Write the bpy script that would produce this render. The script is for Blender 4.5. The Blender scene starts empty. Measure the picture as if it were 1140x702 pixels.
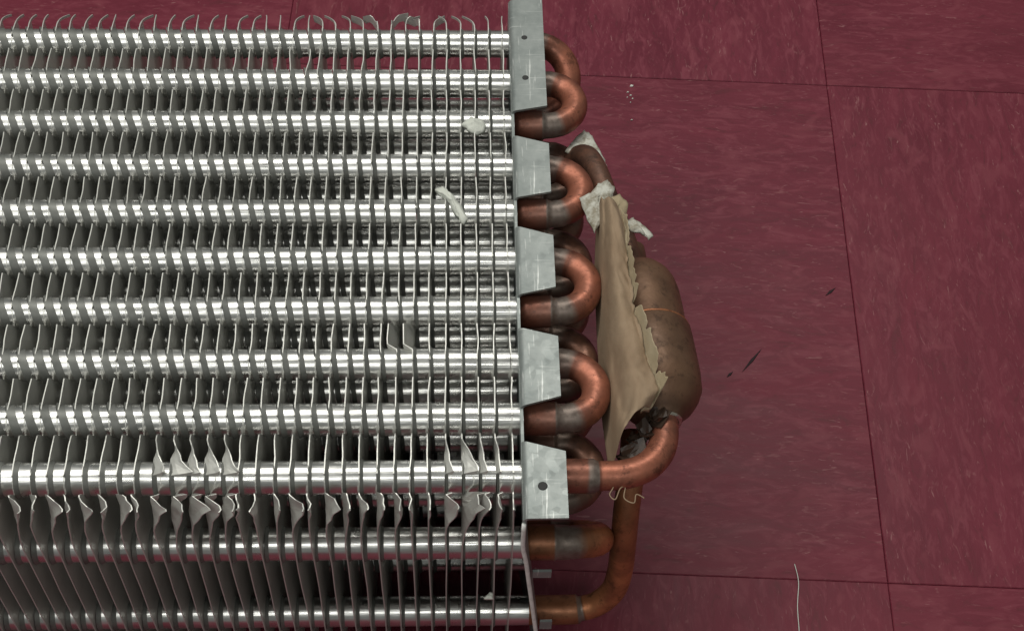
import bpy, math, random
from mathutils import Vector, Matrix, noise
random.seed(7)
S = bpy.context.scene
COL = S.collection
MM = 0.001
ZF = 130.0            # height of the front tube axes above the floor, mm

# ---------------------------------------------------------------- camera
cam_d = bpy.data.cameras.new("camera")
cam = bpy.data.objects.new("camera", cam_d); COL.objects.link(cam); S.camera = cam
cam.location = (-19.55*MM, -285.57*MM, (501.84+ZF)*MM)
cam.rotation_euler = (0.62246052, -0.02594277, -0.02181506)
cam_d.sensor_width = 36; cam_d.lens = 53.79
cam_d.clip_start = 0.01; cam_d.clip_end = 50

# ---------------------------------------------------------------- world, lamps, exposure
wd = bpy.data.worlds.new("World"); S.world = wd; wd.use_nodes = True
bg = wd.node_tree.nodes["Background"]
bg.inputs[0].default_value = (0.92, 0.95, 0.90, 1); bg.inputs[1].default_value = 0.16

def area(name, loc, size, power, target, color):
    l = bpy.data.lights.new(name, 'AREA'); l.shape = 'RECTANGLE'
    l.size, l.size_y = size; l.energy = power; l.color = color
    o = bpy.data.objects.new(name, l); COL.objects.link(o); o.location = loc
    d = Vector(target)-Vector(loc); o.rotation_euler = d.to_track_quat('-Z', 'Y').to_euler()
    return o
area("ceiling_fluorescent_far", (-0.55, 0.75, 2.4), (3.4, 0.40), 45, (-0.1, 0.1, 0), (1.0, 0.98, 0.91))
area("ceiling_fluorescent_near", (-0.55, -1.45, 2.4), (3.4, 0.24), 21, (-0.1, 0.1, 0), (1.0, 1.0, 0.95))
S.view_settings.view_transform = 'Standard'; S.view_settings.look = 'None'
S.view_settings.exposure = 0.0; S.view_settings.gamma = 1.0
S.view_settings.use_curve_mapping = False
S.render.engine = 'CYCLES'
S.render.resolution_x = 1024; S.render.resolution_y = 630

# ---------------------------------------------------------------- materials
def mat(name):
    m = bpy.data.materials.new(name); m.use_nodes = True
    nt = m.node_tree; b = nt.nodes["Principled BSDF"]
    return m, nt, b
def N(nt, kind, **kw):
    n = nt.nodes.new(kind)
    for k, v in kw.items():
        if k.startswith('i_'):
            key = k[2:]
            n.inputs[int(key) if key.isdigit() else key].default_value = v
        else: setattr(n, k, v)
    return n
def L(nt, a, b): nt.links.new(a, b)
def ramp(nt, src, stops, interp='LINEAR'):
    r = nt.nodes.new('ShaderNodeValToRGB'); r.color_ramp.interpolation = interp
    e = r.color_ramp.elements
    while len(e) < len(stops): e.new(0.5)
    for q, (p, c) in zip(e, stops):
        q.position = p; q.color = (c, c, c, 1) if not isinstance(c, (tuple, list)) else (*c, 1)
    L(nt, src, r.inputs[0]); return r
def mapping(nt, scale, coord='Object', rot=(0,0,0), loc=None):
    tc = N(nt, 'ShaderNodeTexCoord'); mp = N(nt, 'ShaderNodeMapping')
    mp.inputs['Scale'].default_value = scale; mp.inputs['Rotation'].default_value = rot
    L(nt, tc.outputs[coord], mp.inputs['Vector'])
    if loc is not None: L(nt, loc, mp.inputs['Location'])
    return mp.outputs[0]
def noise_t(nt, vec, scale, detail=4, rough=0.6, dist=0):
    n = N(nt, 'ShaderNodeTexNoise'); n.inputs['Scale'].default_value = scale
    n.inputs['Detail'].default_value = detail; n.inputs['Roughness'].default_value = rough
    n.inputs['Distortion'].default_value = dist
    L(nt, vec, n.inputs['Vector']); return n.outputs[0]
def bump(nt, h, b, strength, dist=0.0005):
    n = N(nt, 'ShaderNodeBump'); n.inputs['Strength'].default_value = strength
    n.inputs['Distance'].default_value = dist
    L(nt, h, n.inputs['Height']); L(nt, n.outputs[0], b.inputs['Normal']); return n
def mix(nt, fac, a, b):
    n = N(nt, 'ShaderNodeMix', data_type='RGBA')
    for s, v in ((0, fac), (6, a), (7, b)):
        if isinstance(v, (float, int)): n.inputs[s].default_value = v
        elif isinstance(v, (tuple, list)): n.inputs[s].default_value = (*v, 1)
        else: L(nt, v, n.inputs[s])
    return n.outputs[2]

# fins: dull aluminium foil
M_FIN, nt, b = mat("fin_aluminium")
v = mapping(nt, (1, 1, 1), 'Object')
n1 = noise_t(nt, v, 260, 4)
n2 = noise_t(nt, v, 30, 3)
c = ramp(nt, n2, [(0.3, (0.52, 0.52, 0.49)), (0.7, (0.72, 0.72, 0.68))])
L(nt, c.outputs[0], b.inputs['Base Color'])
b.inputs['Metallic'].default_value = 0.5
r = ramp(nt, n1, [(0.3, 0.34), (0.7, 0.52)]); L(nt, r.outputs[0], b.inputs['Roughness'])
bump(nt, n1, b, 0.25, 0.0004)

# tubes: bright drawn aluminium with fine lengthwise lines
M_TUBE, nt, b = mat("tube_aluminium")
v = mapping(nt, (18, 420, 420), 'Object')
n1 = noise_t(nt, v, 1.6, 3)
v2 = mapping(nt, (1, 1, 1), 'Object'); n2 = noise_t(nt, v2, 55, 4)
c = ramp(nt, n2, [(0.3, (0.62, 0.62, 0.60)), (0.65, (0.82, 0.82, 0.80))])
L(nt, c.outputs[0], b.inputs['Base Color'])
b.inputs['Metallic'].default_value = 1.0
r = ramp(nt, n2, [(0.3, 0.24), (0.7, 0.34)]); L(nt, r.outputs[0], b.inputs['Roughness'])
bump(nt, n1, b, 0.22, 0.0006)

# collar flares: the same aluminium, coloured dark to paint gaps between the tube highlights
M_FLARE, nt, b = mat("collar_highlight_gap")
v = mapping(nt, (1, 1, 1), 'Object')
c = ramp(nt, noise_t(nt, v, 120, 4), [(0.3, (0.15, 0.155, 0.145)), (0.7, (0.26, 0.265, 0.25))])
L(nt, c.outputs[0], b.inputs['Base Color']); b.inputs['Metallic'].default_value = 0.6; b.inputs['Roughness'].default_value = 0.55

# galvanised sheet
M_GALV, nt, b = mat("galvanised_steel")
v = mapping(nt, (1, 1, 1), 'Object')
vo = N(nt, 'ShaderNodeTexVoronoi'); vo.inputs['Scale'].default_value = 330; L(nt, v, vo.inputs['Vector'])
n1 = noise_t(nt, v, 90, 5, 0.65)
vs = mapping(nt, (40, 900, 40), 'Object'); n3 = noise_t(nt, vs, 1.0, 3)
vs2 = mapping(nt, (700, 40, 60), 'Object', (0, 0, 0.12)); n4 = noise_t(nt, vs2, 1.2, 4)
base = ramp(nt, n1, [(0.25, (0.20, 0.225, 0.22)), (0.75, (0.34, 0.365, 0.355))])
sc = ramp(nt, n3, [(0.62, 0.0), (0.72, 0.7)])
sc2 = ramp(nt, n4, [(0.61, 0.0), (0.70, 0.8)])
c1 = mix(nt, sc.outputs[0], base.outputs[0], (0.62, 0.65, 0.63))
c2 = mix(nt, sc2.outputs[0], c1, (0.72, 0.74, 0.72))
L(nt, c2, b.inputs['Base Color'])
b.inputs['Metallic'].default_value = 0.45
r = ramp(nt, vo.outputs['Color'], [(0.0, 0.38), (1.0, 0.55)]); L(nt, r.outputs[0], b.inputs['Roughness'])
bump(nt, n1, b, 0.15, 0.0006)

M_HEM, nt, b = mat("galvanised_edge_glint")
v = mapping(nt, (1, 1, 1), 'Object')
c = ramp(nt, noise_t(nt, v, 300, 3), [(0.3, (0.66, 0.66, 0.63)), (0.7, (0.85, 0.85, 0.82))])
L(nt, c.outputs[0], b.inputs['Base Color']); b.inputs['Metallic'].default_value = 0.0; b.inputs['Roughness'].default_value = 0.55

# copper with heat-stained joints (attribute 'brazed' marks the joints, plus shade painted on the riser top)
def copper(name, cu, dark, heatc, metallic=0.55, rough=0.42):
    m, nt, b = mat(name)
    v = mapping(nt, (1, 1, 1), 'Object')
    n1 = noise_t(nt, v, 70, 5, 0.65); n2 = noise_t(nt, v, 340, 4, 0.6); n3 = noise_t(nt, v, 28, 3)
    c0 = ramp(nt, n1, [(0.38, dark), (0.58, cu)])
    at = N(nt, 'ShaderNodeAttribute', attribute_name='brazed_shade')
    ad = N(nt, 'ShaderNodeMath', operation='MULTIPLY_ADD'); L(nt, n3, ad.inputs[0]); ad.inputs[1].default_value = 0.7; ad.inputs[2].default_value = -0.35
    a2 = N(nt, 'ShaderNodeMath', operation='ADD'); L(nt, at.outputs['Fac'], a2.inputs[0]); L(nt, ad.outputs[0], a2.inputs[1])
    hz = ramp(nt, a2.outputs[0], [(0.18, 0.0), (0.5, 1.0)])
    hz2 = ramp(nt, a2.outputs[0], [(0.70, 0.0), (0.98, 0.85)])
    brown = ramp(nt, n1, [(0.3, tuple(x*0.38 for x in cu)), (0.7, tuple(x*0.62+0.012 for x in cu))])
    n5 = noise_t(nt, v, 170, 6, 0.75)
    grime = ramp(nt, n5, [(0.54, 0.0), (0.62, 0.65)])
    hc = ramp(nt, n2, [(0.35, tuple(x*0.7 for x in heatc)), (0.7, tuple(x*1.25 for x in heatc))])
    c1a = mix(nt, hz.outputs[0], c0.outputs[0], brown.outputs[0])
    c1b_ = mix(nt, grime.outputs[0], c1a, tuple(x*0.45 for x in dark))
    c1 = mix(nt, hz2.outputs[0], c1b_, hc.outputs[0])
    L(nt, c1, b.inputs['Base Color'])
    b.inputs['Metallic'].default_value = metallic
    r = ramp(nt, n2, [(0.3, rough-0.08), (0.7, rough+0.12)]); L(nt, r.outputs[0], b.inputs['Roughness'])
    bump(nt, n2, b, 0.22, 0.0005)
    return m
M_CU = copper("oxidised_copper", (0.40, 0.145, 0.09), (0.22, 0.085, 0.055), (0.19, 0.17, 0.15))
M_CUB = copper("bright_copper", (0.50, 0.20, 0.09), (0.28, 0.11, 0.055), (0.19, 0.17, 0.15))
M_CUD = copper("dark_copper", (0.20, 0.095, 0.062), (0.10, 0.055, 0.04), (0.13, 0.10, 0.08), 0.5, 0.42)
M_CAN = copper("bronzed_copper", (0.19, 0.105, 0.062), (0.145, 0.078, 0.047), (0.16, 0.135, 0.095), 0.45, 0.45)
M_SOLDER, nt, b = mat("silver_solder")
b.inputs['Base Color'].default_value = (0.55, 0.50, 0.42, 1); b.inputs['Metallic'].default_value = 0.9; b.inputs['Roughness'].default_value = 0.25
bump(nt, noise_t(nt, mapping(nt, (1,1,1)), 500, 3), b, 0.5, 0.0006)

# cardboard
def board(name, ca, cb, rough=0.85):
    m, nt, b = mat(name)
    v = mapping(nt, (90, 26, 60), 'Object', (0, 0, 0.2)); n1 = noise_t(nt, v, 1.0, 5, 0.6)
    v2 = mapping(nt, (1, 1, 1), 'Object'); n2 = noise_t(nt, v2, 650, 4, 0.7)
    n3 = noise_t(nt, v2, 60, 4)
    c = ramp(nt, n1, [(0.3, ca), (0.7, cb)])
    c2 = mix(nt, ramp(nt, n3, [(0.5, 0.0), (0.75, 0.4)]).outputs[0], c.outputs[0], tuple(x*0.7 for x in ca))
    L(nt, c2, b.inputs['Base Color']); b.inputs['Roughness'].default_value = rough
    bump(nt, n2, b, 0.35, 0.0004)
    return m
M_CARD = board("kraft_cardboard", (0.25, 0.168, 0.105), (0.37, 0.27, 0.18))
M_PLY = board("torn_cardboard_ply", (0.32, 0.25, 0.15), (0.50, 0.42, 0.29))
M_DARKCARD = board("dark_cardboard", (0.03, 0.018, 0.013), (0.085, 0.055, 0.038), 0.4)
M_PAPER, nt, b = mat("white_paper_tape")
v = mapping(nt, (1, 1, 1)); n1 = noise_t(nt, v, 160, 5, 0.7)
c = ramp(nt, n1, [(0.38, (0.26, 0.23, 0.17)), (0.58, (0.58, 0.58, 0.52))])
L(nt, c.outputs[0], b.inputs['Base Color']); b.inputs['Roughness'].default_value = 0.7
bump(nt, noise_t(nt, v, 420, 4), b, 0.6, 0.0008)
M_FOAM, nt, b = mat("pale_foam")
b.inputs['Base Color'].default_value = (0.66, 0.68, 0.62, 1); b.inputs['Roughness'].default_value = 0.8
bump(nt, noise_t(nt, mapping(nt, (1,1,1)), 700, 3), b, 0.6, 0.0006)
M_DARK, nt, b = mat("dark_speck")
b.inputs['Base Color'].default_value = (0.02, 0.008, 0.01, 1); b.inputs['Roughness'].default_value = 0.6
M_HOLE, nt, b = mat("hole_shadowed_metal")
b.inputs['Base Color'].default_value = (0.03, 0.03, 0.03, 1); b.inputs['Roughness'].default_value = 0.7  # dark disc colour stands for the shade inside the holes
M_GROUT, nt, b = mat("joint_dirt")
b.inputs['Base Color'].default_value = (0.05, 0.012, 0.018, 1); b.inputs['Roughness'].default_value = 0.8

# vinyl composition tile, streaked along local X
M_TILE, nt, b = mat("maroon_vinyl_tile")
oi = N(nt, 'ShaderNodeObjectInfo')
off = N(nt, 'ShaderNodeVectorMath', operation='SCALE'); off.inputs[3].default_value = 37.0
cmb = N(nt, 'ShaderNodeCombineXYZ')
for k in range(3): L(nt, oi.outputs['Random'], cmb.inputs[k])
L(nt, cmb.outputs[0], off.inputs[0])
s6 = noise_t(nt, mapping(nt, (45, 85, 1), 'Object', (0, 0, 0.1), off.outputs[0]), 1.0, 2, 0.5, 1.0)  # broad soft chips
def tmap(scale, rot=0.0):
    return mapping(nt, scale, 'Object', (0, 0, rot), off.outputs[0])
s1 = noise_t(nt, tmap((12, 40, 1)), 1.0, 6, 0.68, 0.8)            # broad streaks
s2 = noise_t(nt, tmap((60, 190, 1)), 1.0, 5, 0.65, 1.0)           # finer streaks
s3 = noise_t(nt, tmap((95, 300, 1), 0.25), 1.0, 3, 0.55, 1.8)    # pale flecks
s4 = noise_t(nt, tmap((70, 330, 1), -0.5), 1.0, 3, 0.5, 2.5)     # pale hair lines
s5 = noise_t(nt, tmap((3, 3, 1)), 1.0, 3, 0.5)
c0 = ramp(nt, s1, [(0.3, (0.108, 0.012, 0.026)), (0.7, (0.170, 0.024, 0.044))])
c1 = mix(nt, ramp(nt, s2, [(0.50, 0.0), (0.66, 0.65)]).outputs[0], c0.outputs[0], (0.22, 0.048, 0.070))
c1b = mix(nt, ramp(nt, s2, [(0.32, 0.75), (0.43, 0.0)]).outputs[0], c1, (0.095, 0.018, 0.026))
c1b = mix(nt, ramp(nt, s6, [(0.56, 0.0), (0.70, 0.55)]).outputs[0], c1b, (0.21, 0.046, 0.064))
c2 = mix(nt, ramp(nt, s3, [(0.61, 0.0), (0.76, 0.5)]).outputs[0], c1b, (0.30, 0.125, 0.13))
c3 = mix(nt, ramp(nt, s4, [(0.675, 0.0), (0.74, 0.55)]).outputs[0], c2, (0.38, 0.19, 0.19))
c4 = mix(nt, ramp(nt, s5, [(0.35, 0.0), (0.7, 0.35)]).outputs[0], c3, (0.150, 0.028, 0.038))
L(nt, c4, b.inputs['Base Color'])
r = ramp(nt, s1, [(0.3, 0.38), (0.7, 0.52)]); L(nt, r.outputs[0], b.inputs['Roughness'])
b.inputs['Specular IOR Level'].default_value = 0.2
bump(nt, s2, b, 0.12, 0.0006)

# ---------------------------------------------------------------- helpers
def mesh_obj(name, verts, faces, m, parent=None, smooth=False, origin=(0, 0, 0), heat=None):
    """verts in mm, z measured from the front tube axis plane; object origin at `origin` (mm)."""
    me = bpy.data.meshes.new(name)
    oz = origin[2]
    me.from_pydata([((x-origin[0])*MM, (y-origin[1])*MM, (z-oz)*MM) for x, y, z in verts], [], faces)
    me.materials.append(m)
    if smooth:
        for p in me.polygons: p.use_smooth = True
    if heat is not None:
        at = me.attributes.new('brazed_shade', 'FLOAT', 'POINT')
        for k, h in enumerate(heat): at.data[k].value = h
    me.update()
    o = bpy.data.objects.new(name, me); COL.objects.link(o)
    o.location = (origin[0]*MM, origin[1]*MM, (origin[2]+ZF)*MM)
    if parent is not None:
        o.parent = parent
        w = Vector((0, 0, 0)); q = parent
        while q is not None: w += q.location; q = q.parent
        o.location = Vector((origin[0]*MM, origin[1]*MM, (origin[2]+ZF)*MM)) - w
    return o
def tag(o, label=None, cat=None, group=None, kind=None):
    if label: o['label'] = label
    if cat: o['category'] = cat
    if group: o['group'] = group
    if kind: o['kind'] = kind
    return o
def fixn(o):
    import bmesh
    bm = bmesh.new(); bm.from_mesh(o.data); bmesh.ops.recalc_face_normals(bm, faces=bm.faces)
    bm.to_mesh(o.data); bm.free()
    return o
def catmull(pts, n=6):
    P = [Vector(p) for p in pts]; out = []
    for i in range(len(P)-1):
        p0 = P[max(i-1, 0)]; p1 = P[i]; p2 = P[i+1]; p3 = P[min(i+2, len(P)-1)]
        for k in range(n):
            t = k/n
            out.append(0.5*((2*p1)+(-p0+p2)*t+(2*p0-5*p1+4*p2-p3)*t*t+(-p0+3*p1-3*p2+p3)*t**3))
    out.append(P[-1]); return out
def sweep(path, radii, seg=24, cap=True):
    """round tube along path; radii per point"""
    V, F = [], []
    T = []
    for i in range(len(path)):
        a = path[max(i-1, 0)]; c = path[min(i+1, len(path)-1)]
        T.append((c-a).normalized())
    up = Vector((0, 0, 1)) if abs(T[0].z) < 0.9 else Vector((0, 1, 0))
    nrm = (up-T[0]*up.dot(T[0])).normalized()
    for i, p in enumerate(path):
        nrm = (nrm-T[i]*nrm.dot(T[i])).normalized(); bn = T[i].cross(nrm)
        for k in range(seg):
            a = 2*math.pi*k/seg
            V.append(p+(nrm*math.cos(a)+bn*math.sin(a))*radii[i])
    for i in range(len(path)-1):
        for k in range(seg):
            k2 = (k+1) % seg
            F.append((i*seg+k, i*seg+k2, (i+1)*seg+k2, (i+1)*seg+k))
    if cap:
        F.append(tuple(range(seg))[::-1]); F.append(tuple((len(path)-1)*seg+k for k in range(seg)))
    return V, F
def box(x0, x1, y0, y1, z0, z1):
    V = [(x, y, z) for z in (z0, z1) for y in (y0, y1) for x in (x0, x1)]
    F = [(0, 2, 3, 1), (4, 5, 7, 6), (0, 1, 5, 4), (2, 6, 7, 3), (0, 4, 6, 2), (1, 3, 7, 5)]
    return V, F
def smoothstep(a, b, x):
    t = max(0.0, min(1.0, (x-a)/(b-a))); return t*t*(3-2*t)

# ---------------------------------------------------------------- floor
floor = bpy.data.objects.new("floor", None); COL.objects.link(floor); tag(floor, kind='structure')
floor.location = (0, 0, 0)
TH = -0.05283485; TS = 312.47; OX, OY = 174.72, 17.47
sub_v = [(-4000, -4000, -ZF-2.2), (4000, -4000, -ZF-2.2), (4000, 4000, -ZF-2.2), (-4000, 4000, -ZF-2.2)]
sub = mesh_obj("subfloor", sub_v, [(0, 1, 2, 3)], M_GROUT, floor)
h = TS/2-0.11
def tile_mesh():
    V, F = [], []
    rings = [(h, -2.0), (h, -0.35), (h-0.4, 0.0)]
    for r_, z in rings:
        for sx, sy in ((-1, -1), (1, -1), (1, 1), (-1, 1)): V.append((sx*r_*MM, sy*r_*MM, z*MM))
    for i in range(2):
        for k in range(4):
            F.append((i*4+k, i*4+(k+1) % 4, (i+1)*4+(k+1) % 4, (i+1)*4+k))
    F.append((8, 9, 10, 11))
    me = bpy.data.meshes.new("tile"); me.from_pydata(V, [], F); me.materials.append(M_TILE); return me
TM = tile_mesh()
ca, sa = math.cos(TH), math.sin(TH)
for i in range(-5, 4):
    for j in range(-4, 6):
        u, w = (i+0.5)*TS, (j+0.5)*TS
        o = bpy.data.objects.new("tile", TM); COL.objects.link(o); o.parent = floor
        o.location = ((OX+u*ca-w*sa)*MM, (OY+u*sa+w*ca)*MM, random.uniform(-0.12, 0.12)*MM)
        o.rotation_euler = (0, 0, TH+(math.pi/2 if (i+j) % 2 == 0 else 0)+(math.pi if random.random() < .5 else 0))

# ---------------------------------------------------------------- the coil
coil = bpy.data.objects.new("evaporator_coil", None); COL.objects.link(coil)
coil.location = (0, 100*MM, 0)
tag(coil, "bare aluminium finned coil with galvanised end plate and copper bends on the maroon floor", "evaporator coil")

P, Q, R = 25.4, 6.35, 6.35
X_LEFT = -345.0
NF = 53
row_y = {k: (10-k)*P for k in range(1, 11)}

# tubes -------------------------------------------------------------
def sleeve_mesh(seed, skew=2.3, wide=2.6):
    """one run of pressed collars: each flares up to its fin, then runs straight into the next fin"""
    seg = 36; V, F, MI = [], [], []
    def band(rows, mi):
        b0 = len(V)
        for x, r in rows:
            for k in range(seg):
                a = 2*math.pi*k/seg
                rr = r+(0.05*noise.noise(Vector((x*0.8, k*0.35, seed*9))) if mi else 0)
                sk = skew*min(1.0, max(0.0, (-x-10)/150.0))      # skew shaped to slant the highlights, growing along the coil
                V.append(((x-sk*math.cos(a-0.25))*MM, rr*math.cos(a)*MM, rr*math.sin(a)*MM))
        for i in range(len(rows)-1):
            for k in range(seg):
                k2 = (k+1) % seg
                F.append((b0+i*seg+k, b0+i*seg+k2, b0+(i+1)*seg+k2, b0+(i+1)*seg+k)); MI.append(mi)
    band([(9.0, R-0.02), (1.2, R), (0.2, R)], 0)
    for i in range(1, NF+1):
        x = -i*Q; fl = 1.15+wide*min(1, i/28.0)*(0.9+0.2*noise.noise(Vector((i*1.3, seed, 4))))
        dr = 0.04*noise.noise(Vector((i*2.7, seed*5, 1)))
        band([(x+Q-0.1, R+dr-0.05), (x+Q-2.0, R+dr), (x+fl, R+dr+0.02)], 0)
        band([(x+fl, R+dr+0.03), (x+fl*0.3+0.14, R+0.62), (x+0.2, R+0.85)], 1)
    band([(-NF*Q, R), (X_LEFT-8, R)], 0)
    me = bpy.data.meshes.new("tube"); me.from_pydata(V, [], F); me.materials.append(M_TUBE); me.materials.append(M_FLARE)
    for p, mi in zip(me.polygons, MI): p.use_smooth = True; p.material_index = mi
    return me
SLEEVES = [sleeve_mesh(q) for q in range(3)]
LOWER = [sleeve_mesh(q+5, 0.3, 1.0) for q in range(2)]
def straight_tube(y, z):
    o = bpy.data.objects.new("tube", random.choice(SLEEVES if y > 1 else LOWER)); COL.objects.link(o); o.parent = coil
    o.location = (0, (y-100)*MM, (z+ZF)*MM)
for k in range(1, 11):
    straight_tube(row_y[k], 0)
    if 1 < k < 9: straight_tube(row_y[k], -19)
    if k > 1: straight_tube(row_y[k]-9, -40 if k < 10 else -36)
    if k > 3: straight_tube(row_y[k]-9, -98)

# fins --------------------------------------------------------------
Y_TOP, Y_NEAR, Z_FRONT, Z_BACK = 241.0, -17.5, 7.0, -129.0
def fin_y_samples():
    ys = [Y_NEAR, -16.5, -15, -13, -11.4]
    for k in range(10, 0, -1):
        y = row_y[k]
        if k < 9: ys += [y-12.7, y-11.4]
        ys += [y-10.6, y-8.6, y-6.6, y-6.3, y-6.0, y-5.4, y-4.6, y-3.6, y-2.5, y-2.3, y, y+2.5, y+5, y+7.5]+([10, 12.5, 15] if k == 10 else [])
    ys += [232.9, 233.1, 234, 235, 236, 237, 238, 239, 240, Y_TOP]
    return ys
def front_z(Y):
    for k in range(1, 11):
        d = Y-row_y[k]
        if -6.3 <= d <= -2.5: return math.sqrt(max(0, 6.38**2-d*d))
        if -6.6 <= d < -6.3: return 0.2
        if -10.6 < d < -6.6:
            t = (-6.6-d)/4.0; return 0.2+(Z_FRONT-0.2)*(t**0.8)
    return Z_FRONT
YS = fin_y_samples()
BIG = {17: 6.5, 18: 7.5, 19: 8.0, 20: 7.0, 21: 5.5, 1: 2.5, 2: 4.8, 3: 6.2, 4: 3.8}
TIP = {0: 0, 1: 2.0, 2: 5.0, 3: 7.5, 4: 6.5, 5: 0.5, 6: 1.0, 7: 4.5, 8: 5.5, 9: 6.0, 10: 5.0, 11: 6.5, 12: 3.5, 13: 5.5, 14: 4.5, 15: 0.3,
       16: 0.6, 17: 7.5, 18: 9.0, 19: 9.5, 20: 8.5, 21: 7.5, 22: 5.0, 23: 5.5, 24: 5.0, 25: 6.0, 26: 6.0, 27: 6.5, 28: 5.5, 29: 6.0}
ZR = [0.0, 0.05, 0.1, 0.16, 0.24, 0.36, 0.52, 0.72, 1.0]           # fractions from front edge to z = -8
ZD = [-14, -22, -40, -57, -80, -105, Z_BACK]
TR = [(random.uniform(1, 7), random.uniform(-30, -12), random.uniform(.4, .85), random.uniform(7.5, 11), random.uniform(3.5, 7.5), random.choice([0, 0, .3, .6])) for _ in range(60)]
for q in TIP:
    if TIP[q] > 1 and q not in BIG: TIP[q] *= random.uniform(0.45, 1.2)
for q in BIG: BIG[q] *= random.uniform(0.75, 1.2)
def fin_dx(i, Y, z):
    dx = 0.55*noise.noise(Vector((i*3.1, Y*0.035, z*0.03)))+0.50*noise.noise(Vector((i*1.7+50, Y*0.11, 0)))*smoothstep(-20, 5, z)
    # fins squashed sideways around the last front tube
    if i in BIG:
        up = 0.0
        if Y > -2.4: up = max(0, 1-(Y+2.4)/15.0)**1.15
        elif Y > -11: up = 0.7
        z0 = -2+8.2*(1-smoothstep(5, 13, Y)) if Y > -2.45 else -3
        up *= 1+0.35*noise.noise(Vector((i*7.7, Y*0.2, 0)))
        dx += BIG[i]*up*min(1, max(0, (z-z0)/(2.4+0.6*max(0, 6.2-z0))))
    tp = TIP.get(i, 4.0+2.5*noise.noise(Vector((i*2.3, 9, 1))))
    if tp:
        t = smoothstep(8.5, 16.0, -Y)
        q = TR[i]; lean = min(1, max(0, (z+q[0])/(7.0+q[0]))); slow = smoothstep(q[1], 3, z)**1.3
        dx += tp*(q[2]*lean*smoothstep(q[3], q[3]+q[4], -Y)*(1-q[5]*smoothstep(q[3]+q[4], 18.5, -Y))+(1-q[2])*slow*smoothstep(11.5, 17.5, -Y))
        dx += 2.6*noise.noise(Vector((i*5.1, Y*0.22, z*0.16)))*t*lean
    # two blades folded flat in the gap above the eighth tube
    if i in (6, 7):
        t = smoothstep(53, 56, Y)*(1-smoothstep(69, 71, Y))
        dx += -3.6*t*smoothstep(-7, 6, z)
    # curled upper tips
    c = CURL[i]
    t = max(0.0, (Y-233)/8.0); dx += c*t**CPOW[i]*smoothstep(-6, 3, z)
    if i in (14, 15): dx += (1.7 if i == 14 else -1.2)*math.exp(-((Y-216)/10)**2)*smoothstep(-20, 5, z)
    return dx
CURL = []; CPOW = [random.uniform(1.6, 4.5) for _ in range(NF)]
for i in range(NF):
    if i <= 1: c = [0.2, -1.4][i]
    elif i <= 4: c = random.uniform(-6.5, -3.5)
    elif i <= 9: c = random.choice([-9, 8, -7, 10, 6])*random.uniform(.6, 1.2)
    elif i <= 13: c = random.uniform(-6, -4)
    elif i == 14: c = 0.3
    else: c = random.uniform(0.6, 4.6) if random.random() < .75 else random.uniform(-.4, .6)
    CURL.append(c)
def make_fin(i):
    X0 = -i*Q; t = 0.21
    cols = []
    for Y in YS:
        zf = front_z(Y)
        if i in BIG and -2.45 < Y < 14: zf += (1.9*(1-smoothstep(5, 13, Y))+0.9*noise.noise(Vector((i*2.7, Y*0.25, 8))))*min(1, BIG[i]/5)
        if Y < -11.5: zf += 1.6*noise.noise(Vector((i*3.3, Y*0.3, 2)))-0.25*TR[i][5]*(-11.5-Y)
        if Y > 233: zf -= 1.2*((Y-233)/8)**2
        if i in (6, 7, 8, 9) and Y > 234: zf += 4.0*noise.noise(Vector((i*1.3, Y*.4, 3)))
        zz = [zf+(-8-zf)*f for f in ZR]+ZD
        if Y > 233: zz = [zf-(4.5 if i in (5, 6, 8, 9, 10, 13) else 1.4)*q/(len(zz)-1) for q in range(len(zz))]
        cols.append([(Y, z) for z in zz])
    nr = len(cols[0]); nc = len(cols)
    V, F = [], []
    for side in (-1, 1):
        for col in cols:
            for (Y, z) in col:
                V.append((X0+fin_dx(i, Y, z)+side*t, Y, z))
    def id_(s, c, r_): return s*nc*nr+c*nr+r_
    for c in range(nc-1):
        for r_ in range(nr-1):
            F.append((id_(0, c, r_), id_(0, c, r_+1), id_(0, c+1, r_+1), id_(0, c+1, r_)))
            F.append((id_(1, c, r_), id_(1, c+1, r_), id_(1, c+1, r_+1), id_(1, c, r_+1)))
        F.append((id_(0, c, 0), id_(0, c+1, 0), id_(1, c+1, 0), id_(1, c, 0)))
        F.append((id_(0, c, nr-1), id_(1, c, nr-1), id_(1, c+1, nr-1), id_(0, c+1, nr-1)))
    for r_ in range(nr-1):
        F.append((id_(0, 0, r_), id_(1, 0, r_), id_(1, 0, r_+1), id_(0, 0, r_+1)))
        F.append((id_(0, nc-1, r_), id_(0, nc-1, r_+1), id_(1, nc-1, r_+1), id_(1, nc-1, r_)))
    nfin = len(F)
    # pressed collars hugging the near side of each front tube
    for k in range(1, 11):
        yk = row_y[k]; n = 8; b0 = len(V); bent = 0.0
        if (k == 10 and i in BIG) or random.random() < i/22.0: continue
        w = random.uniform(0.7, 1.15)
        for q in range(n+1):
            ph = math.radians(52+48*q/n)
            for rr in (R+0.12, R+0.42):
                Yq, Zq = yk-rr*math.sin(ph), rr*math.cos(ph)
                xf = X0+fin_dx(i, Yq, Zq)
                ww = w*(0.45+0.55*math.sin(math.pi*min(1, (q+.6)/n)*0.85))
                V.append((xf-0.1, Yq, Zq)); V.append((xf-ww, Yq, Zq))
        for q in range(n):
            a = b0+q*4; c = a+4
            F.append((a+2, a+3, c+3, c+2)); F.append((a, c, c+1, a+1)); F.append((a+1, c+1, c+3, a+3))
    o = mesh_obj("fin", V, F, M_FIN, coil, False, (X0, 110, -60))
    return o
for i in range(NF): make_fin(i)

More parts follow.
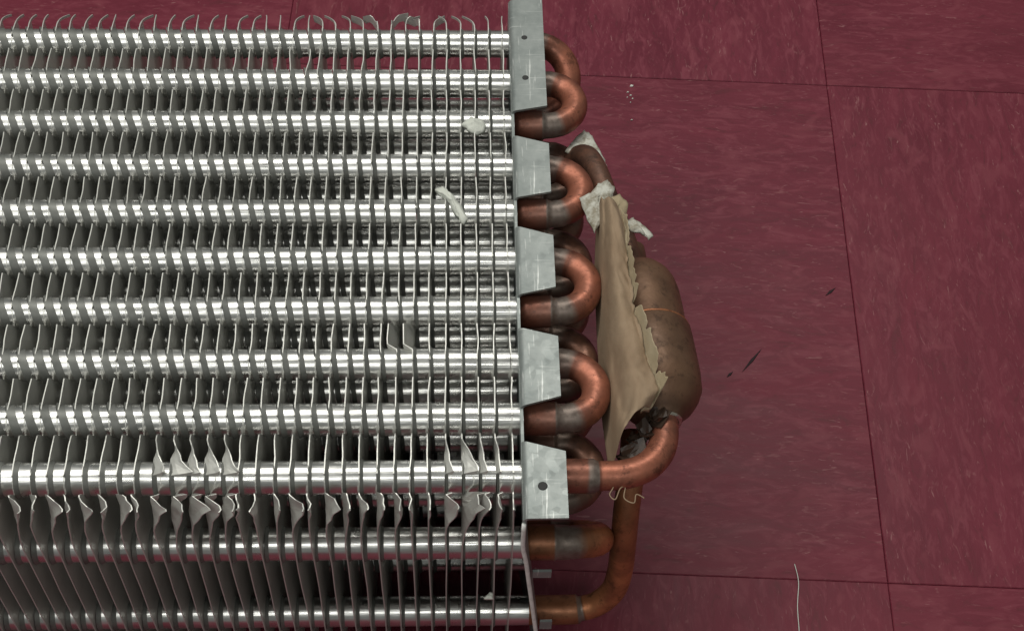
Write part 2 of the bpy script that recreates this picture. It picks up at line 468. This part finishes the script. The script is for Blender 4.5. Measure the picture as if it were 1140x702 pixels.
# end plate ----------------------------------------------------------
def plate_dx(Y, z):
    near = 1-smoothstep(-24, 60, Y)
    return near*(0.8*smoothstep(5, 20, -z)+8.5*min(1, max(0, (-z-12)/88.0)))
yy = [-24.2]+[-18+6*k for k in range(44)]+[245]
zz = [10.4, 9, 0, -15, -30, -40, -50, -60, -75, -90, -105, -120, -129.5]
V, F = [], []
for side in (0, 1):
    for y in yy:
        for z in zz: V.append((3.0+side*1.15+plate_dx(y, z), y, z))
nr, nc = len(zz), len(yy)
idp = lambda s, c, r_: s*nc*nr+c*nr+r_
for c in range(nc-1):
    for r_ in range(nr-1):
        F.append((idp(0, c, r_), idp(0, c, r_+1), idp(0, c+1, r_+1), idp(0, c+1, r_)))
        F.append((idp(1, c, r_), idp(1, c+1, r_), idp(1, c+1, r_+1), idp(1, c, r_+1)))
    F.append((idp(0, c, 0), idp(0, c+1, 0), idp(1, c+1, 0), idp(1, c, 0)))
    F.append((idp(0, c, nr-1), idp(1, c, nr-1), idp(1, c+1, nr-1), idp(0, c+1, nr-1)))
for r_ in range(nr-1):
    F.append((idp(0, 0, r_), idp(1, 0, r_), idp(1, 0, r_+1), idp(0, 0, r_+1)))
    F.append((idp(0, nc-1, r_), idp(0, nc-1, r_+1), idp(1, nc-1, r_+1), idp(1, nc-1, r_)))
plate = fixn(mesh_obj("end_plate", V, F, M_GALV, coil, False, (3.5, 110, -129)))

def tab(yl0, yr0, yl1, yr1, x1=18.6, holes=()):
    """folded mounting tab: bottom edge (yl0 at the fold, yr0 at the free edge), top edge (yl1, yr1)"""
    t = 1.15; rb = 2.3
    prof = []                                   # outer (upper) line: x, z ; inner line
    prof.append(((3.0, 9.6), (3.0+t, 9.6)))
    for q in range(7):
        a = math.pi-(math.pi/2)*q/6
        prof.append(((3.0+rb+rb*math.cos(a), 9.8+rb*math.sin(a)), (3.0+rb+(rb-t)*math.cos(a), 9.8+(rb-t)*math.sin(a))))
    for q in range(1, 6):
        x = 3.0+rb+(x1-3.0-rb)*q/5
        prof.append(((x, 9.8+rb+0.04*q), (x, 9.8+rb-t+0.04*q)))
    ny = 8; V, F = [], []
    for (xo, zo), (xi, zi) in prof:
        fr = (xo-3.0)/(x1-3.0)
        y0 = yl0+(yr0-yl0)*fr; y1 = yl1+(yr1-yl1)*fr
        for s in range(ny+1):
            y = y0+(y1-y0)*s/ny
            wob = 0.12*noise.noise(Vector((xo*0.2, y*0.08, 1)))
            V.append((xo, y, zo+wob)); V.append((xi, y, zi+wob))
    m_ = 2*(ny+1)
    for a in range(len(prof)-1):
        for s in range(ny):
            p = a*m_+2*s; q_ = (a+1)*m_+2*s
            F.append((p, q_, q_+2, p+2)); F.append((p+1, p+3, q_+3, q_+1))
        p = a*m_; q_ = (a+1)*m_
        F.append((p, p+1, q_+1, q_)); p += 2*ny; q_ += 2*ny
        F.append((p, q_, q_+1, p+1))
    for a in (0, len(prof)-1):
        for s in range(ny):
            p = a*m_+2*s; F.append((p, p+2, p+3, p+1))
    o = fixn(mesh_obj("mounting_tab", V, F, M_GALV, plate, True, (10, (yl0+yl1)/2, 10)))
    md = o.modifiers.new("edge", 'EDGE_SPLIT'); md.split_angle = math.radians(40)
    for (hx, hy, hr) in holes:
        seg = 20
        V = [(hx+hr*math.cos(2*math.pi*k/seg), hy+hr*math.sin(2*math.pi*k/seg), 12.45) for k in range(seg)]
        V += [(hx+hr*1.25*math.cos(2*math.pi*k/seg), hy+hr*1.25*math.sin(2*math.pi*k/seg), 12.25) for k in range(seg)]
        F = [tuple(range(seg))]+[(k, k+seg, (k+1) % seg+seg, (k+1) % seg) for k in range(seg)]
        mesh_obj("punched_hole", V, F, M_HOLE, o, False, (hx, hy, 12))
    return o
tab(175.2, 178.3, 245.0, 245.3, holes=((9.8, 220.3, 1.1), (9.6, 195.2, 1.15)))
tab(126.1, 129.3, 161.3, 156.2)
tab(75.8, 79.6, 111.2, 106.0)
tab(23.5, 28.0, 60.2, 55.6)
tab(-24.2, -24.2, 8.6, 3.7, x1=19.4, holes=((10.4, -11.0, 1.45),))
# rolled hem along the near edge, its bright reflection put into a pale colour
hp = [Vector((3.3+plate_dx(-24.2, z), -24.7, z)) for z in (8.5, 4, 0, -6, -12, -20, -30, -45, -60, -75, -90, -105, -118, -128)]
V, F = sweep(hp, [0.85]*len(hp), 10)
mesh_obj("hem", V, F, M_HEM, plate, True, tuple(hp[0]))
for z0, z1 in ((-36.5, -31.5), (-84, -77)):
    V, F = box(4.8+plate_dx(-24, z0), 15.2 if z0 > -50 else 17.5, -24.0, -22.9, z0, z1)
    mesh_obj("side_tab", V, F, M_GALV, plate, False, (8, -24, z0))

# return bends --------------------------------------------------------
def bend_obj(name, legs, m, r=5.75, cup=6.55, cup_to=17.5, parent=coil):
    """U-bend between two tube ends a and b (y, z), straight legs to x = straight"""
    (ya, za), (yb, zb), straight = legs
    A, B = Vector((4.5, ya, za)), Vector((4.5, yb, zb))
    mid = (A+B)/2; half = (B-A)/2; rad = half.length; ax = half.normalized()
    pts, rr, ht = [], [], []
    def add(p, rad_, h_): pts.append(p); rr.append(rad_); ht.append(h_)
    def leg(y, z):
        out = []
        for x in (4.5, 8, 12, 15.5, cup_to-1.0):
            out.append((Vector((x, y, z)), cup, 0.50+0.012*x))
        out.append((Vector((cup_to-0.2, y, z)), cup+0.12, 1.0))
        out.append((Vector((cup_to+0.35, y, z)), r+0.25, 1.0))
        return out
    la, lb = leg(ya, za), leg(yb, zb)
    for q in la: add(*q)
    cx = max(straight, cup_to+1.0)
    n = 22
    for k in range(n+1):
        a = math.pi*k/n
        p = Vector((cx+rad*math.sin(a), 0, 0))+Vector((0, mid.y, mid.z))-ax*rad*math.cos(a)
        s = min(k, n-k)/n
        add(p, r, 1.0-smoothstep(0.05, 0.30, s))
    for q in reversed(lb): add(*q)
    rr = [r_+(0.35*noise.noise(Vector((k*1.9, ya, za))) if h_ > 0.9 else 0.0) for k, (r_, h_) in enumerate(zip(rr, ht))]
    V, F = sweep(pts, rr, 26)
    V = [v+Vector((0, 1, 1))*0.22*noise.noise(v*0.5) for v in V]
    heat = [h_ for h_ in ht for _ in range(26)]
    o = mesh_obj(name, V, F, m, parent, True, (4.5, mid.y, mid.z), heat)
    return o
for a, b_ in ((2, 3), (4, 5), (6, 7), (8, 9)):
    bend_obj("return_bend", ((row_y[a], 0), (row_y[b_], 0), {2: 19.3, 4: 19.6, 6: 20.2, 8: 20.8}[a]), M_CU)
bend_obj("return_bend", ((row_y[1], 0), (row_y[2], -19), 15.0), M_CU, cup_to=14.0)
for a, b_ in ((3, 4), (5, 6), (7, 8), (9, 10)):
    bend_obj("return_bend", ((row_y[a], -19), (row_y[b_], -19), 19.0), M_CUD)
bend_obj("return_bend", ((-9, -36), (P*.6-9, -60), 21.0), M_CUB, r=6.6, cup=7.0)
for a, b_ in ((3, 4), (5, 6), (7, 8)):
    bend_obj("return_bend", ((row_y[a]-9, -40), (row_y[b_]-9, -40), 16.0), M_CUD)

# outlet pipe from the lowest front tube to the canister
def pipe(name, pts, r, m, heatf=None, n=7, seg=26, parent=coil, rf=None):
    path = catmull(pts, n)
    rr = [rf(i/(len(path)-1)) if rf else r for i in range(len(path))]
    V, F = sweep(path, rr, seg)
    heat = [(heatf(i/(len(path)-1)) if heatf else 0.0) for i in range(len(path)) for _ in range(seg)]
    return mesh_obj(name, V, F, m, parent, True, pts[0], heat)
pipe("outlet_pipe", [(4.5, 0, 0), (20, 0, 0), (32, 0, 0), (42, 0.6, 0), (50.5, 3.8, 0), (56.2, 10.2, -0.5), (58.6, 18, -1), (58.8, 27, -1)], 5.6, M_CU,
     lambda t: 0.6 if t < .24 else (0.95 if t < .3 else (0.0 if t < .9 else .6)), rf=lambda t: 6.6 if t < 0.27 else 5.6)
pipe("riser_pipe", [(4.5, -9, -98), (22, -9, -98), (31, -8.5, -98), (38.5, -7.5, -95), (44.5, -5.5, -86), (46.3, -3, -73), (46.3, 0, -55), (46.5, 6, -38), (48, 16, -26), (50, 32, -22)], 5.4, M_CUB,
     lambda t: 0.5 if t < .2 else (0.9 if t < .25 else (0.0 if t < .62 else .5)), rf=lambda t: 6.3 if t < 0.22 else 5.3)  # darker upper end: shade put into the riser's colour
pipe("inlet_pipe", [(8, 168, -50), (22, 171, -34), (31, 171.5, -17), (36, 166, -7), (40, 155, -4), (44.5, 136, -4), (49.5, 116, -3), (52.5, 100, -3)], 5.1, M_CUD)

# canister ------------------------------------------------------------
a0, a1 = Vector((59.2, 24.5, -2.5)), Vector((52.8, 112, -5))
ax = (a1-a0); Lc = ax.length; axn = ax.normalized()
prof = [(0.0, 6.6), (1.0, 7.2), (3.0, 9.2), (6.0, 13.0), (9.5, 15.6), (13, 17.2), (20, 17.8), (34, 17.8), (41.5, 17.6), (42.4, 17.2), (42.9, 16.4),
        (44, 16.2), (56, 16.2), (62, 16.0), (67, 15.2), (71, 13.6), (74.5, 11), (77, 7.6), (78.5, 5.6), (Lc, 5.4)]
path = [a0+axn*s for s, _ in prof]
V, F = sweep(path, [r_ for _, r_ in prof], 48)
can = mesh_obj("accumulator", V, F, M_CAN, coil, True, tuple(a0), [0.42 if s < 4 else (0.22 if s < 42 else 0.0) for s, _ in prof for _ in range(48)])
V, F = [], []
def ring(name, c, axis, r, rw, m, parent):
    axis = axis.normalized(); u = axis.orthogonal().normalized(); w = axis.cross(u)
    V, F = [], []; n1, n2 = 44, 8
    for i in range(n1):
        a = 2*math.pi*i/n1; d = u*math.cos(a)+w*math.sin(a)
        for j in range(n2):
            b_ = 2*math.pi*j/n2
            rr = rw*(1+0.25*noise.noise(Vector((i*0.7, j, r))))
            V.append(c+d*(r+rr*math.cos(b_))+axis*rr*math.sin(b_))
    for i in range(n1):
        for j in range(n2):
            F.append((i*n2+j, ((i+1) % n1)*n2+j, ((i+1) % n1)*n2+(j+1) % n2, i*n2+(j+1) % n2))
    return mesh_obj(name, V, F, m, parent, True, tuple(c))
ring("weld_seam", a0+axn*42.7, axn, 16.8, 0.6, M_CUB, can)
ring("solder_ring", a0+axn*0.4, axn, 6.2, 1.1, M_SOLDER, can)

# ---------------------------------------------------------------- cardboard wrap
wrap = bpy.data.objects.new("cardboard_wrap", None); COL.objects.link(wrap)
wrap.location = (45*MM, 60*MM, 0)
tag(wrap, "torn tan corrugated cardboard sleeve wrapped over the bronze canister beside the copper bends", "cardboard")
def interp(tab_, t):
    for (t0, v0), (t1, v1) in zip(tab_, tab_[1:]):
        if t <= t1:
            f = (t-t0)/(t1-t0); return tuple(a+(c-a)*f for a, c in zip(v0, v1))
    return tab_[-1][1]
# the sheet is ruled between a low left edge and a high torn right edge; t runs from the far end to the near end
LE = [(0, (38.5, 128, -2)), (.25, (37, 104, -13)), (.5, (36.5, 68, -15)), (.75, (36.5, 34, -15)), (.93, (37, 11, -10)), (1, (38.5, 7.0, -5))]
RE = [(0, (46.8, 120, 9)), (.12, (48.2, 108, 12)), (.3, (47.8, 86, 14)), (.5, (49.2, 66, 14)), (.7, (52.0, 46, 14)), (.92, (55.5, 28, 14)), (1, (52, 22, 11))]
nu, ns = 26, 120
def sheet(name, LE, RE, m, lift, thick, jag=0.0, u0=0.0, u1=1.0, jseed=0):
    V, F = [], []
    for lay in (0, 1):
        for s in range(ns+1):
            t = s/ns
            l = Vector(interp(LE, t)); r_ = Vector(interp(RE, t))
            jr = jag*(0.9*noise.noise(Vector((t*9+jseed, 0, 0)))+0.6*noise.noise(Vector((t*38+jseed, 5, 0)))+0.5*noise.noise(Vector((t*120+jseed, 9, 0))))-(jag*sum(a_*math.exp(-((t-t0)/w_)**2) for t0, w_, a_ in ((.18, .015, .8), (.47, .022, 2.4), (.62, .012, .6), (.83, .010, .7))) if jseed else 0)
            for q in range(nu+1):
                u = u0+(u1+jr*0.12-u0)*q/nu
                p = l.lerp(r_, u)
                bulge = 9.5*math.sin(math.pi*min(1, max(0, u)))**1.3
                fold = 3.6*abs(math.sin(u*5.2+0.5+0.7*math.sin(t*3)))+1.6*abs(noise.noise(Vector((u*4+3, t*11, 7))))+1.5*noise.noise(Vector((u*3, t*6, jseed)))+0.5*noise.noise(Vector((u*11, t*30, jseed)))
                fold *= 0.15+0.85*smoothstep(0.0, 0.35, u)
                p = p+Vector((-0.25*bulge, 0, bulge+fold+lift-lay*thick))
                V.append(p)
    n_ = (ns+1)*(nu+1)
    g = lambda a, s, q: a*n_+s*(nu+1)+q
    for s in range(ns):
        for q in range(nu):
            F.append((g(0, s, q), g(0, s+1, q), g(0, s+1, q+1), g(0, s, q+1)))
            F.append((g(1, s, q), g(1, s, q+1), g(1, s+1, q+1), g(1, s+1, q)))
        F.append((g(0, s, nu), g(0, s+1, nu), g(1, s+1, nu), g(1, s, nu)))
        F.append((g(0, s, 0), g(1, s, 0), g(1, s+1, 0), g(0, s+1, 0)))
    for q in range(nu):
        F.append((g(0, 0, q), g(0, 0, q+1), g(1, 0, q+1), g(1, 0, q)))
        F.append((g(0, ns, q), g(1, ns, q), g(1, ns, q+1), g(0, ns, q+1)))
    return fixn(mesh_obj(name, V, F, m, wrap, True, (45, 60, 0)))
sheet("outer_liner", LE, RE, M_CARD, 0.8, 0.5, 0.5)
sheet("middle_ply", LE, RE, M_CARD, -1.9, 1.2, 1.3, 0.80, 1.02, 9)
sheet("torn_edge_ply", LE, RE, M_PLY, -0.6, 1.8, 0.9, 0.80, 1.15, 3)
# near-black inner flutes showing at the open near end
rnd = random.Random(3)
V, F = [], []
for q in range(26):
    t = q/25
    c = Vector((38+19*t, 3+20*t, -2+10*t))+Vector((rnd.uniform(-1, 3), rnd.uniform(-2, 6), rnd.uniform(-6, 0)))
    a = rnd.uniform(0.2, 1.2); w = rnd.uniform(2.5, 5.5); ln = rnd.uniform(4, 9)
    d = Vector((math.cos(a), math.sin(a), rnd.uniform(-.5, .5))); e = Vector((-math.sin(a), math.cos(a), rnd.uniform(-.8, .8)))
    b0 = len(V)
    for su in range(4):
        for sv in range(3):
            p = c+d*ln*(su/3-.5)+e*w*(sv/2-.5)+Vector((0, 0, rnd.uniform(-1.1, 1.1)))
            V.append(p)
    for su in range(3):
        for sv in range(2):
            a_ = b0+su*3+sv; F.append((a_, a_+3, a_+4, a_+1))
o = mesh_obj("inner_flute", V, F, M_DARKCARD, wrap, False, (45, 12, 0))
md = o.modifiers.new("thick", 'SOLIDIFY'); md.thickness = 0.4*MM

# ---------------------------------------------------------------- paper, foam and floor litter
def scrap(name, outline, zc, m, label, cat, thick=0.8, dome=1.5, seed=0, group=None):
    """irregular flake: outline in mm (x, y), crumpled, centre raised"""
    cx = sum(p[0] for p in outline)/len(outline); cy = sum(p[1] for p in outline)/len(outline)
    rings = 5; V, F = [], []
    pts = []
    for i, p in enumerate(outline):
        q = outline[(i+1) % len(outline)]
        for k in range(4):
            f = k/4; pts.append((p[0]+(q[0]-p[0])*f, p[1]+(q[1]-p[1])*f))
    m_ = len(pts)
    for lay in (0, 1):
        for r_ in range(rings+1):
            f = r_/rings
            for i, (x, y) in enumerate(pts):
                jx = (0.8*noise.noise(Vector((x*0.9, y*0.9, seed)))+0.6*noise.noise(Vector((x*2.3, y*2.3, seed))))*(1 if r_ == rings else .3)*min(1, dome)
                X = cx+(x-cx)*f+jx; Y = cy+(y-cy)*f+jx*.6
                zc_ = zc(X, Y) if callable(zc) else zc
                Z = zc_+dome*(1-f*f)+(0.7*noise.noise(Vector((X*0.35, Y*0.35, seed+2)))+0.9*noise.noise(Vector((X*0.9, Y*0.9, seed+6))))*min(1, dome*.7)-lay*thick
                V.append((X, Y, Z))
    g = lambda a, r_, i: a*(rings+1)*m_+r_*m_+i % m_
    for r_ in range(rings):
        for i in range(m_):
            F.append((g(0, r_, i), g(0, r_+1, i), g(0, r_+1, i+1), g(0, r_, i+1)))
            F.append((g(1, r_, i), g(1, r_, i+1), g(1, r_+1, i+1), g(1, r_+1, i)))
    for i in range(m_): F.append((g(0, rings, i), g(1, rings, i), g(1, rings, i+1), g(0, rings, i+1)))
    z0 = zc(cx, cy) if callable(zc) else zc
    o = fixn(mesh_obj(name, V, F, m, None, True, (cx, cy, z0)))
    tag(o, label, cat, group); return o
scrap("paper_tape", [(27.5, 171), (31, 177), (36.5, 183.5), (40, 180), (44.5, 168), (45.5, 160), (42.5, 160), (40, 168), (33, 168)], -9, M_PAPER,
      "torn white paper tape beneath the inlet pipe, farthest scrap up the floor side", "paper scrap", seed=1)
scrap("paper_tape", [(36, 134), (39.5, 139), (43, 141), (46, 137), (45, 130), (40.5, 120), (36, 112), (33, 122), (31, 131)], 6, M_PAPER,
      "large crumpled white paper tape at the far end of the tan cardboard", "paper scrap", dome=2.0, seed=2)
scrap("paper_tape", [(48.5, 113), (52, 115.5), (56, 112), (60, 106), (58, 104), (54.5, 107.5), (50, 108.5)], 12, M_PAPER,
      "small white paper flap stuck to the far shoulder of the bronze canister", "paper scrap", seed=3)
scrap("cardboard_shred", [(41.5, 126), (47, 129), (51, 124), (49, 116), (46, 111), (42, 116)], 11, M_PLY,
      "small torn cardboard shred standing at the far tip of the wrap", "cardboard scrap", seed=4)
scrap("foam_scrap", [(-18.5, 173), (-15, 177), (-11, 176), (-8, 172.5), (-9, 168.5), (-13, 167), (-16, 169.5)], 6.5, M_FOAM,
      "lumpy white foam scrap caught on the fins between the end plate tabs", "foam scrap", 1.5, 2.2, 5)
scrap("foam_scrap", [(-29.5, 134.5), (-27, 136.5), (-23.5, 133), (-19, 125.5), (-16.5, 118.5), (-18, 116.5), (-20, 118.5), (-24, 127.5)], 7.4, M_FOAM,
      "long thin pale foam strip lying diagonally across the fins", "foam scrap", 1.6, 1.6, 6)
scrap("foam_scrap", [(-10.5, -20.5), (-8, -17.5), (-6.6, -18.5), (-6.2, -21)], -62, M_FOAM,
      "tiny white crumb between the lowest two tubes near the end plate", "foam scrap", 1.0, 1.0, 7)
def thread(name, pts, r, m, label, cat):
    path = catmull(pts, 8); V, F = sweep(path, [r]*len(path), 8)
    o = mesh_obj(name, V, F, m, None, True, tuple(path[0])); tag(o, label, cat); return o
thread("thread", [(133, 27, -129.4), (133.6, 18, -129.3), (131.6, 6, -129.5), (130.6, -8, -129.4), (129, -22, -129.5)], 0.2, M_FOAM,
       "pale thread lying on the maroon floor at the lower edge", "thread")
thread("wire_curl", [(34, -2.5, -1), (36, -1.5, 1), (37.5, -5, 1), (36, -8, 0), (38, -10, 0), (40, -6, 1), (42, -5, 0), (41.5, -9, -1), (45, -11, -1), (46, -8, 0), (49, -9, -1)], 0.24, M_CARD,
       "curled stray wire hanging under the copper outlet pipe", "wire")
def sliver(x0, y0, x1, y1, w, label, m=M_DARK, hgt=0.35):  # thin dark diamond set on the tile
    d = Vector((x1-x0, y1-y0, 0)); n = Vector((-d.y, d.x, 0)).normalized()*w/2
    a, c = Vector((x0, y0, -ZF+.1)), Vector((x1, y1, -ZF+.1)); mid = (a+c)/2
    up = Vector((0, 0, hgt))
    V = [a, mid+n, c, mid-n, a+up*.5, mid+n*.6+up, c+up*.5, mid-n*.6+up]
    F = [(0, 4, 5, 1), (1, 5, 6, 2), (2, 6, 7, 3), (3, 7, 4, 0), (4, 7, 6, 5), (0, 1, 2, 3)]
    o = mesh_obj("dark_mark", V, F, m, None, False, tuple(a)); tag(o, label, "mark"); return o
sliver(120.5, 132.5, 132, 146.5, 1.5, "longest dark mark on the floor right of the canister")
sliver(112.5, 129.5, 116, 132.8, 1.4, "short dark mark beside the longer one on the floor")
sliver(169, 179.5, 175, 184.6, 1.6, "dark mark on the floor just left of the upright tile joint")
for q, (x, y, s_) in enumerate([(78.5, 328.5, 1.6), (76, 323.5, 1.0), (77.5, 321, .9), (75.5, 319.5, .7), (78.5, 318.5, .8), (77, 315.5, .6), (76.8, 302, .8)]):
    o = scrap("plaster_crumb", [(x-s_*.6, y-s_*.4), (x+s_*.5, y-s_*.5), (x+s_*.7, y+s_*.3), (x-s_*.2, y+s_*.5)], -ZF+.3, M_FOAM,
          ["largest white crumb, nearest the top floor tile joint", "small white crumb in the cluster under the top tile joint", "lone white crumb nearest the camera, apart from the cluster"][0 if q == 0 else (2 if q == 6 else 1)], "crumb", .3, .4, q+10, "white crumbs on the floor under the top tile joint")
